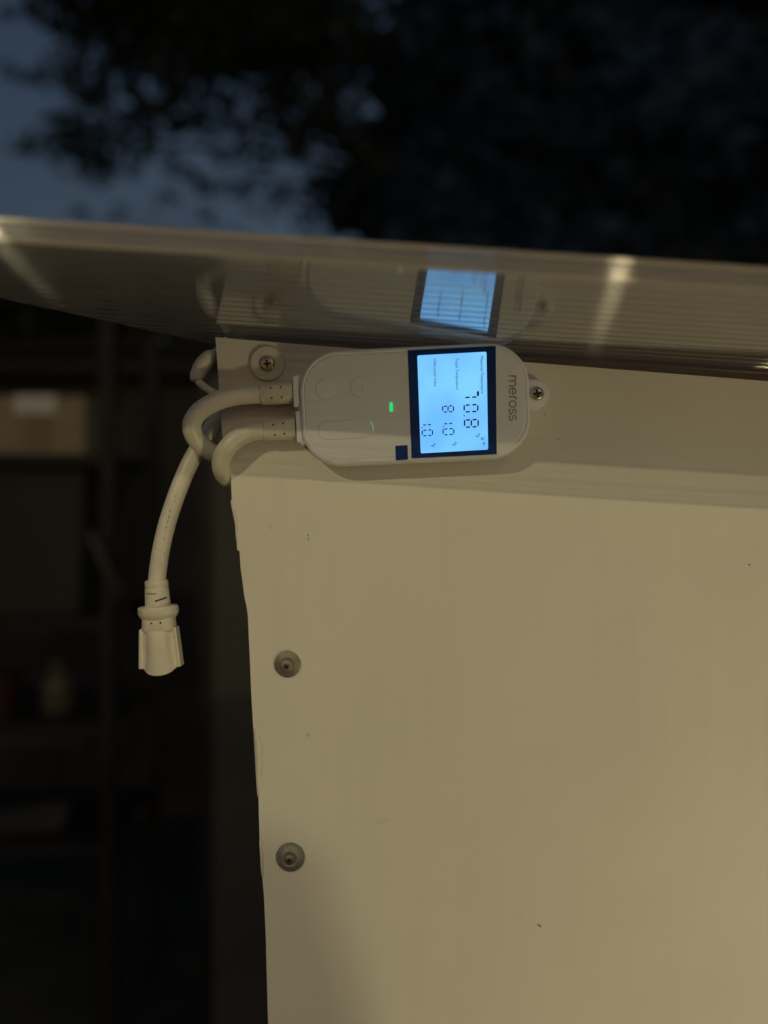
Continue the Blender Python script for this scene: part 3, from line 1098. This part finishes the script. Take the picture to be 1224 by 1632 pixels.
washer_screw(463, 1365, 'screw sunk in a dark grey domed washer, lowest of the three', 23 * k,
             [(0.0026, -0.0003), (23 * k - 0.0002, -0.0003), (23 * k, -0.0007), (23 * k - 0.0002, -0.0013), (23 * k - 0.0012, -0.0024), (23 * k - 0.0030, -0.0036), (0.0046, -0.0042), (0.0036, -0.0038), (0.0033, -0.0030)], M['washer_grey'],
             [(0.0026, -0.0024), (0.0031, -0.0034), (0.0029, -0.0038), (0.0020, -0.0041), (0.0001, -0.0042)], M['zinc'], (-0.0004, 0, -0.0008), 40, GR, (0.0014, 0.00045))
c = P(854.5, 628, 0)
root = thing('tab_screw', 'shiny cross head screw through the right hand tab of the controller', 'screw', (c.x, -0.0052, c.z))
V, F = lathe([(0.0036, 0.0005), (0.0041, -0.0006), (0.0040, -0.0012), (0.0034, -0.0018), (0.0024, -0.0021), (0.0001, -0.0022)], 40)
cc = P(855.5, 627.8, -0.0052)
h = smooth_by_angle(obj('screw_head', V, F, M['zinc'], root, loc=cc), 40)
V, F = cross(0.0025, 0.0007, 0.0008, 10, -0.0023)
obj('driver_recess', V, F, M['recess'], h, loc=cc)

# ------------------------------------------------------------------ lamps that light the place
bulbm = {}
for lab, loc, rad, L in LAMPS:
    m = emit('warm_filament_glow', LAMP_COL, L)
    root = thing('light_bulb', lab, 'lamp', loc)
    rings = []
    for i in range(1, 16):
        a = math.pi * i / 16
        rings.append([Vector((loc[0] + rad * math.sin(a) * math.cos(2 * math.pi * j / 24), loc[1] + rad * math.sin(a) * math.sin(2 * math.pi * j / 24), loc[2] - rad * math.cos(a))) for j in range(24)])
    V, F = loft(rings)
    obj('globe', V, F, m, root, smooth=True)
    V, F = lathe([(rad * 0.45, 0), (rad * 0.5, -0.3 * rad), (rad * 0.5, -1.4 * rad), (rad * 0.3, -1.6 * rad)], 20)
    V = [(v[0], v[2], -v[1]) for v in V]
    obj('lamp_holder', V, F, M['shelf'], root, loc=(loc[0], loc[1], loc[2] + rad * 1.0))
    V, F = tube([Vector((loc[0], loc[1], loc[2] + rad * 2.3)), Vector((loc[0], loc[1], loc[2] + rad * 2.3 + 0.5))], 0.003, 8)
    obj('flex', V, F, M['shelf'], root)

# a plank added out of view; its edge throws the slanting shade under the lowest washer
plank = thing('shade_plank', 'unseen plank added in front of the panel to cast the slanting shade', 'plank', (0.10, -0.186, GZ))
V, F = prism([(0.03, -0.31), (0.146, -0.293), (0.171, -0.375), (0.30, GZ + 0.0), (0.17, GZ + 0.0)], -0.195, -0.175)
bevel(obj('board', V, F, M['stud'], plank), 0.002)

# ------------------------------------------------------------------ dim yard behind, seen left of the panel
def PB(px, py, y):
    return P(px, py, y)
shed = thing('garden_shed', 'dark timber shed wall in the gloom behind the shelving', 'shed', (-0.9, 3.0, GZ))
z_top = P(0, 572, 3.0).z
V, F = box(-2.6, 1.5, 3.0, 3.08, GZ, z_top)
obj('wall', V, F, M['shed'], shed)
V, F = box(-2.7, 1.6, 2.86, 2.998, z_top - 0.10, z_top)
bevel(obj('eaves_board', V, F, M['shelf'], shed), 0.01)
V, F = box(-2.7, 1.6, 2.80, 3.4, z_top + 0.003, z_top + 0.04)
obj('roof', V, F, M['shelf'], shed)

rack = thing('shelf_rack', 'dark shelving rack standing in the gloom left of the panel', 'shelving', (-0.9, 1.6, GZ))
RX0, RX1, RY0, RY1 = -1.35, -0.66, 1.45, 1.85
for x in (RX0, RX1 - 0.035):
    for y in (RY0, RY1 - 0.035):
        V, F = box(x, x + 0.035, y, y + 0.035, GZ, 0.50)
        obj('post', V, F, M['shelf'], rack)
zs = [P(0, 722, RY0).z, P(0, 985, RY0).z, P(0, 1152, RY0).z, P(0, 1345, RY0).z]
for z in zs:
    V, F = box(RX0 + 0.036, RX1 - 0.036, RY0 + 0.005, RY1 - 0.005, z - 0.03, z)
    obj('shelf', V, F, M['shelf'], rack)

b = thing('cardboard_box', 'tan cardboard box on the top shelf, blurred in the background', 'box', (-0.88, 1.6, zs[0] + 0.002))
x0, x1 = P(-60, 0, 1.5).x, P(134, 0, 1.5).x
zt = P(0, 632, 1.5).z
V, F = box(x0, x1, 1.5, 1.78, zs[0] + 0.002, zt)
obj('carton', V, F, M['card'], b)
V, F = box(P(22, 0, 1.49).x, P(88, 0, 1.49).x, 1.492, 1.498, P(0, 660, 1.49).z, P(0, 629, 1.49).z)
obj('paper_label', V, F, M['paper'], b)
V, F = box(P(40, 0, 1.49).x, P(75, 0, 1.49).x, 1.4955, 1.499, P(0, 713, 1.49).z, P(0, 662, 1.49).z)
obj('tape_strip', V, F, M['tape'], b)

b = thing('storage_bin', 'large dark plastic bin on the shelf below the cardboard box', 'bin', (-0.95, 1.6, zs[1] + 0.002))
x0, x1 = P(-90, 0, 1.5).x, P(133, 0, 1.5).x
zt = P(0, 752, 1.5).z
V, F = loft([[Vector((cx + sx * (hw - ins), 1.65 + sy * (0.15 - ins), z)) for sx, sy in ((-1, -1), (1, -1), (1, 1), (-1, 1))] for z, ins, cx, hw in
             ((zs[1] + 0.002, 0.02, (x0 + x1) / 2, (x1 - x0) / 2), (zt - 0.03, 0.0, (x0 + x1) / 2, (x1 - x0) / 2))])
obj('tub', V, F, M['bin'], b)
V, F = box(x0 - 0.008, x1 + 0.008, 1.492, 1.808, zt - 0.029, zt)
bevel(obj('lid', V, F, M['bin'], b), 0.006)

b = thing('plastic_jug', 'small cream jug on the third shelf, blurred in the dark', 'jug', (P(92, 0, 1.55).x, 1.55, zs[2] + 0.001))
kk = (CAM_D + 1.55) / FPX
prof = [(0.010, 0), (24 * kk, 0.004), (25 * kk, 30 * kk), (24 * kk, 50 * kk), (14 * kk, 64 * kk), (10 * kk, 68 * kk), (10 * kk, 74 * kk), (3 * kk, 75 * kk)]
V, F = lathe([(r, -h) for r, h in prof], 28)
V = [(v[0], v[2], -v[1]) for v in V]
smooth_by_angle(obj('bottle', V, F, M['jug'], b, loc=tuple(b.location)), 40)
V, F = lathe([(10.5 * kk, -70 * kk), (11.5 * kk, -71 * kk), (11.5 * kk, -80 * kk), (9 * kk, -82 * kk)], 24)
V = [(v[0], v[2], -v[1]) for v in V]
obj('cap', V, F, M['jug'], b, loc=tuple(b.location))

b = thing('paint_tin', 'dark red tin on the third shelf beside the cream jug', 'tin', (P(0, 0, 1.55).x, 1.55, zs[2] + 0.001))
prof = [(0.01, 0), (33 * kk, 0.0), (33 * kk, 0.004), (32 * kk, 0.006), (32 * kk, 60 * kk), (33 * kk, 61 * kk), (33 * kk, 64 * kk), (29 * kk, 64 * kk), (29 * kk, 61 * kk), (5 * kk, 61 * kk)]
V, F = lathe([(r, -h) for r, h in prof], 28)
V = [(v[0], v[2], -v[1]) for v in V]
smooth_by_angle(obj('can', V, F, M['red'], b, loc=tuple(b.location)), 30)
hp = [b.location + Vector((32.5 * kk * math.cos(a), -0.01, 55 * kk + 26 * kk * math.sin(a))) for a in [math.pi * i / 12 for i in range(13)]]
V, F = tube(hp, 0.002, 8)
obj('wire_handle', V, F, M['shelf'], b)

V, F = box(0, 1, 0, 1, 0, 1)
V = [Vector((P(-80, 0, 1.6).x, 1.5, 0)), ] * 0 + [
    P(-90, 1308, 1.50), P(112, 1277, 1.50), P(-90, 1300, 1.80), P(112, 1272, 1.80),
    P(-90, 1336, 1.50), P(100, 1325, 1.50), P(-90, 1326, 1.80), P(100, 1316, 1.80)]
F = [(0, 1, 3, 2), (4, 6, 7, 5), (0, 4, 5, 1), (2, 3, 7, 6), (0, 2, 6, 4), (1, 5, 7, 3)]
o = obj('grey_board', V, F, M['slab'])
tag(o, 'pale grey board lying on the lowest shelf in the dark', 'board')

rt = thing('garden_tool', 'tool with a slanting pinkish handle hanging beside the shelves', 'tool', P(165, 900, 1.38))
V, F = tube([P(143, 845, 1.38), P(150, 862, 1.38), P(186, 945, 1.40), P(192, 960, 1.40)], [0.012, 0.016, 0.014, 0.008], 14)
obj('handle', V, F, M['handle'], rt, smooth=True)
V, F = tube([P(192, 958, 1.40), P(203, 990, 1.41), P(212, 1090, 1.42), P(214, 1180, 1.42)], [0.006, 0.006, 0.006, 0.004], 10)
obj('shaft', V, F, M['shelf'], rt, smooth=True)

sc_ = thing('weathered_screen', 'dim grey upright sheet standing in the gloom just behind the white panel', 'screen', (-0.2, 1.1, GZ))
V, F = box(P(338, 0, 1.1).x, 0.35, 1.1, 1.112, GZ, P(0, 600, 1.1).z)
obj('sheet', V, F, M['paleboard'], sc_)
V, F = box(P(318, 0, 1.1).x, P(337, 0, 1.1).x, 1.095, 1.13, GZ, P(0, 590, 1.1).z)
bevel(obj('batten', V, F, M['shelf'], sc_), 0.003)

# ------------------------------------------------------------------ trees against the dusk sky
def leaves(centres, per_m3, size, m, parent, name='crown', fill=1.0):
    """many leaf-sized faces scattered through clumps: centres = (x,y,z,r)"""
    Vs, Fs = [], []
    b = 0
    for x, y, z, r in centres:
        n = max(12, int(per_m3 * 4.19 * r ** 3 * fill))
        u = rng.normal(size=(n, 3))
        u /= np.linalg.norm(u, axis=1)[:, None]
        rr = r * rng.random(n) ** 0.45
        c = np.array([x, y, z]) + u * rr[:, None] * np.array([1, 1, 0.85])
        a = rng.normal(size=(n, 3))
        a /= np.linalg.norm(a, axis=1)[:, None]
        d = rng.normal(size=(n, 3))
        d -= (d * a).sum(1)[:, None] * a
        d /= np.linalg.norm(d, axis=1)[:, None]
        s = size * (0.6 + 0.8 * rng.random(n))[:, None]
        q = np.stack([c - a * s, c + d * s * 0.42, c + a * s, c - d * s * 0.42], 1).reshape(-1, 3)
        Vs.append(q)
        Fs.append(np.arange(n * 4).reshape(n, 4) + b)
        b += n * 4
    return big(name, np.concatenate(Vs), np.concatenate(Fs), m, parent)
def limb_mesh(base, tips, r0):
    parts = []
    for pts, ra, rb in tips:
        path = catmull([Vector(q) for q in pts], 6)
        n = len(path)
        parts.append(tube(path, [ra + (rb - ra) * i / (n - 1) for i in range(n)], 8))
    return join(parts)

YT = 6.0
KT = (CAM_D + YT) / FPX
near = [(20, 118, 22), (52, 120, 18), (60, 8, 38), (110, 20, 50), (125, 80, 42), (165, 45, 60), (105, 125, 38), (150, 140, 42), (205, 110, 52), (230, 40, 80), (300, 60, 85), (280, 130, 45), (370, 50, 90),
        (395, 105, 60), (450, 60, 85), (440, 170, 48), (345, 185, 50), (300, 195, 38), (255, 180, 44), (205, 185, 48), (140, 195, 46), (95, 205, 34), (60, 228, 26), (30, 235, 18), (115, 245, 42), (155, 262, 40),
        (200, 240, 44), (236, 222, 30), (275, 258, 26), (310, 282, 20), (325, 300, 14), (500, 130, 60), (505, 40, 90), (480, 215, 34), (420, 225, 26), (380, 215, 24), (15, 20, 14),
        (535, 190, 55), (560, 80, 80), (575, 260, 45), (500, 290, 30), (455, 300, 22), (420, 268, 20), (530, 330, 28), (385, 300, 14), (350, 250, 18),
        (180, -60, 110), (330, -70, 130), (480, -60, 120), (60, -70, 60)]
cl = []
for px, py, r in near:
    q = P(px, py, YT + rng.uniform(-0.5, 0.5))
    cl.append((q.x, q.y, q.z, r * KT))
tr = thing('broadleaf_tree', 'tree in dark leaf whose ragged left side stands against the dusk sky', 'tree', (P(690, 0, YT).x, YT + 1.6, GZ))
leaves(cl, 1700, 0.062, M['leaf'], tr)
bx = P(690, 0, YT).x
tips = [([(bx, YT + 1.6, GZ), (bx + .05, YT + 1.5, 0.6), (bx - .05, YT + 1.4, 2.2), (bx + .1, YT + 1.3, 4.6)], 0.16, 0.05)]
for px, py in ((20, 118), (60, 228), (150, 100), (110, 30), (440, 150), (500, 40)):
    q = P(px, py, YT)
    s = Vector((bx, YT + 1.4, max(q.z * 0.7, 3.3)))
    tips.append(([s, s.lerp(q, 0.5) + Vector((0, 0, 0.12)), q], 0.05, 0.008))
V, F = limb_mesh(None, tips, 0)
obj('trunk', V, F, M['bark'], tr, smooth=True)

YF = 13.0
KF = (CAM_D + YF) / FPX
ft = thing('sparse_tree', 'thin leaved tree far off, low in the dusk sky beside the dense trees', 'tree', (P(500, 0, YF).x, YF, GZ))
cl = []
for px, py, r in ((430, 300, 55), (480, 235, 60), (385, 318, 45), (255, 325, 35), (325, 335, 35), (500, 325, 55), (190, 335, 25), (550, 290, 60), (540, 200, 60), (450, 190, 50), (400, 250, 40), (340, 290, 30), (120, 340, 22)):
    q = P(px, py, YF + rng.uniform(-.4, .4))
    cl.append((q.x, q.y, q.z, r * KF))
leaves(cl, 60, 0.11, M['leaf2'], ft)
fx = P(500, 0, YF).x
tips = [([(fx, YF, GZ), (fx + .05, YF, 1.5), (fx, YF, 5.5)], 0.12, 0.03)]
for c in cl[::3]:
    s_ = Vector((fx, YF, max(1.5, c[2] * 0.75)))
    tips.append(([s_, s_.lerp(Vector(c[:3]), .5) + Vector((0, 0, .15)), Vector(c[:3])], 0.035, 0.008))
V, F = limb_mesh(None, tips, 0)
obj('trunk', V, F, M['bark'], ft, smooth=True)

def bigtree(label, x, y, h, rx, n, m, seed, dens=260, size=0.16, lowest=0.2):
    global rng
    rng = np.random.default_rng(seed)
    t = thing('broadleaf_tree', label, 'tree', (x, y, GZ), 'trees massed behind the roof sheet')
    cl = []
    for i in range(n):
        a, rr = rng.uniform(0, 2 * math.pi), rng.random() ** 0.5
        zz = lowest + (h - lowest) * rng.random()
        prof = math.sin(math.pi * min(0.98, 0.18 + 0.8 * (zz - lowest) / (h - lowest))) ** 0.6
        cl.append((x + rx * prof * rr * math.cos(a), y + rx * 0.7 * prof * rr * math.sin(a), zz, rng.uniform(0.38, 0.75)))
    leaves(cl, dens, size, m, t)
    tips = [([(x, y, GZ), (x + .1, y, h * .35), (x - .05, y, h * .9)], 0.2, 0.04)]
    for i in range(9):
        c = cl[i * max(1, n // 9)]
        s = Vector((x, y, max(0.2, c[2] * 0.7)))
        q = Vector(c[:3])
        tips.append(([s, s.lerp(q, .5) + Vector((0, 0, .15)), q], 0.06, 0.012))
    V, F = limb_mesh(None, tips, 0)
    obj('trunk', V, F, M['bark'], t, smooth=True)
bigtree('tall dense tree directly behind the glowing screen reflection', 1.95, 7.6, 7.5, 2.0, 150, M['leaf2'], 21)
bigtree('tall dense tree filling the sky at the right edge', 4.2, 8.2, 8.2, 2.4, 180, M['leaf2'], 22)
bigtree('darker tree further back between the two dense right hand trees', 2.9, 10.2, 9.5, 2.8, 110, M['leaf'], 23)
rng = np.random.default_rng(5)
hd = thing('hedge', 'low black hedge running behind the shed under the roof line', 'hedge', (-1.0, 4.6, GZ))
cl = [(x, 4.6 + rng.uniform(-.25, .25), z + rng.uniform(-.1, .1), 0.32) for x in np.arange(-4.2, 3.5, 0.32) for z in (-1.0, -0.55, -0.1, 0.35, 0.8, 1.15, 1.4)]
leaves(cl, 1000, 0.09, M['hedge'], hd)
V, F = join([tube([Vector((x, 4.6, GZ)), Vector((x + .05, 4.62, -0.4)), Vector((x, 4.6, 0.6))], [0.03, 0.025, 0.01], 7) for x in np.arange(-4, 3.4, 0.7)])
obj('stems', V, F, M['bark'], hd, smooth=True)
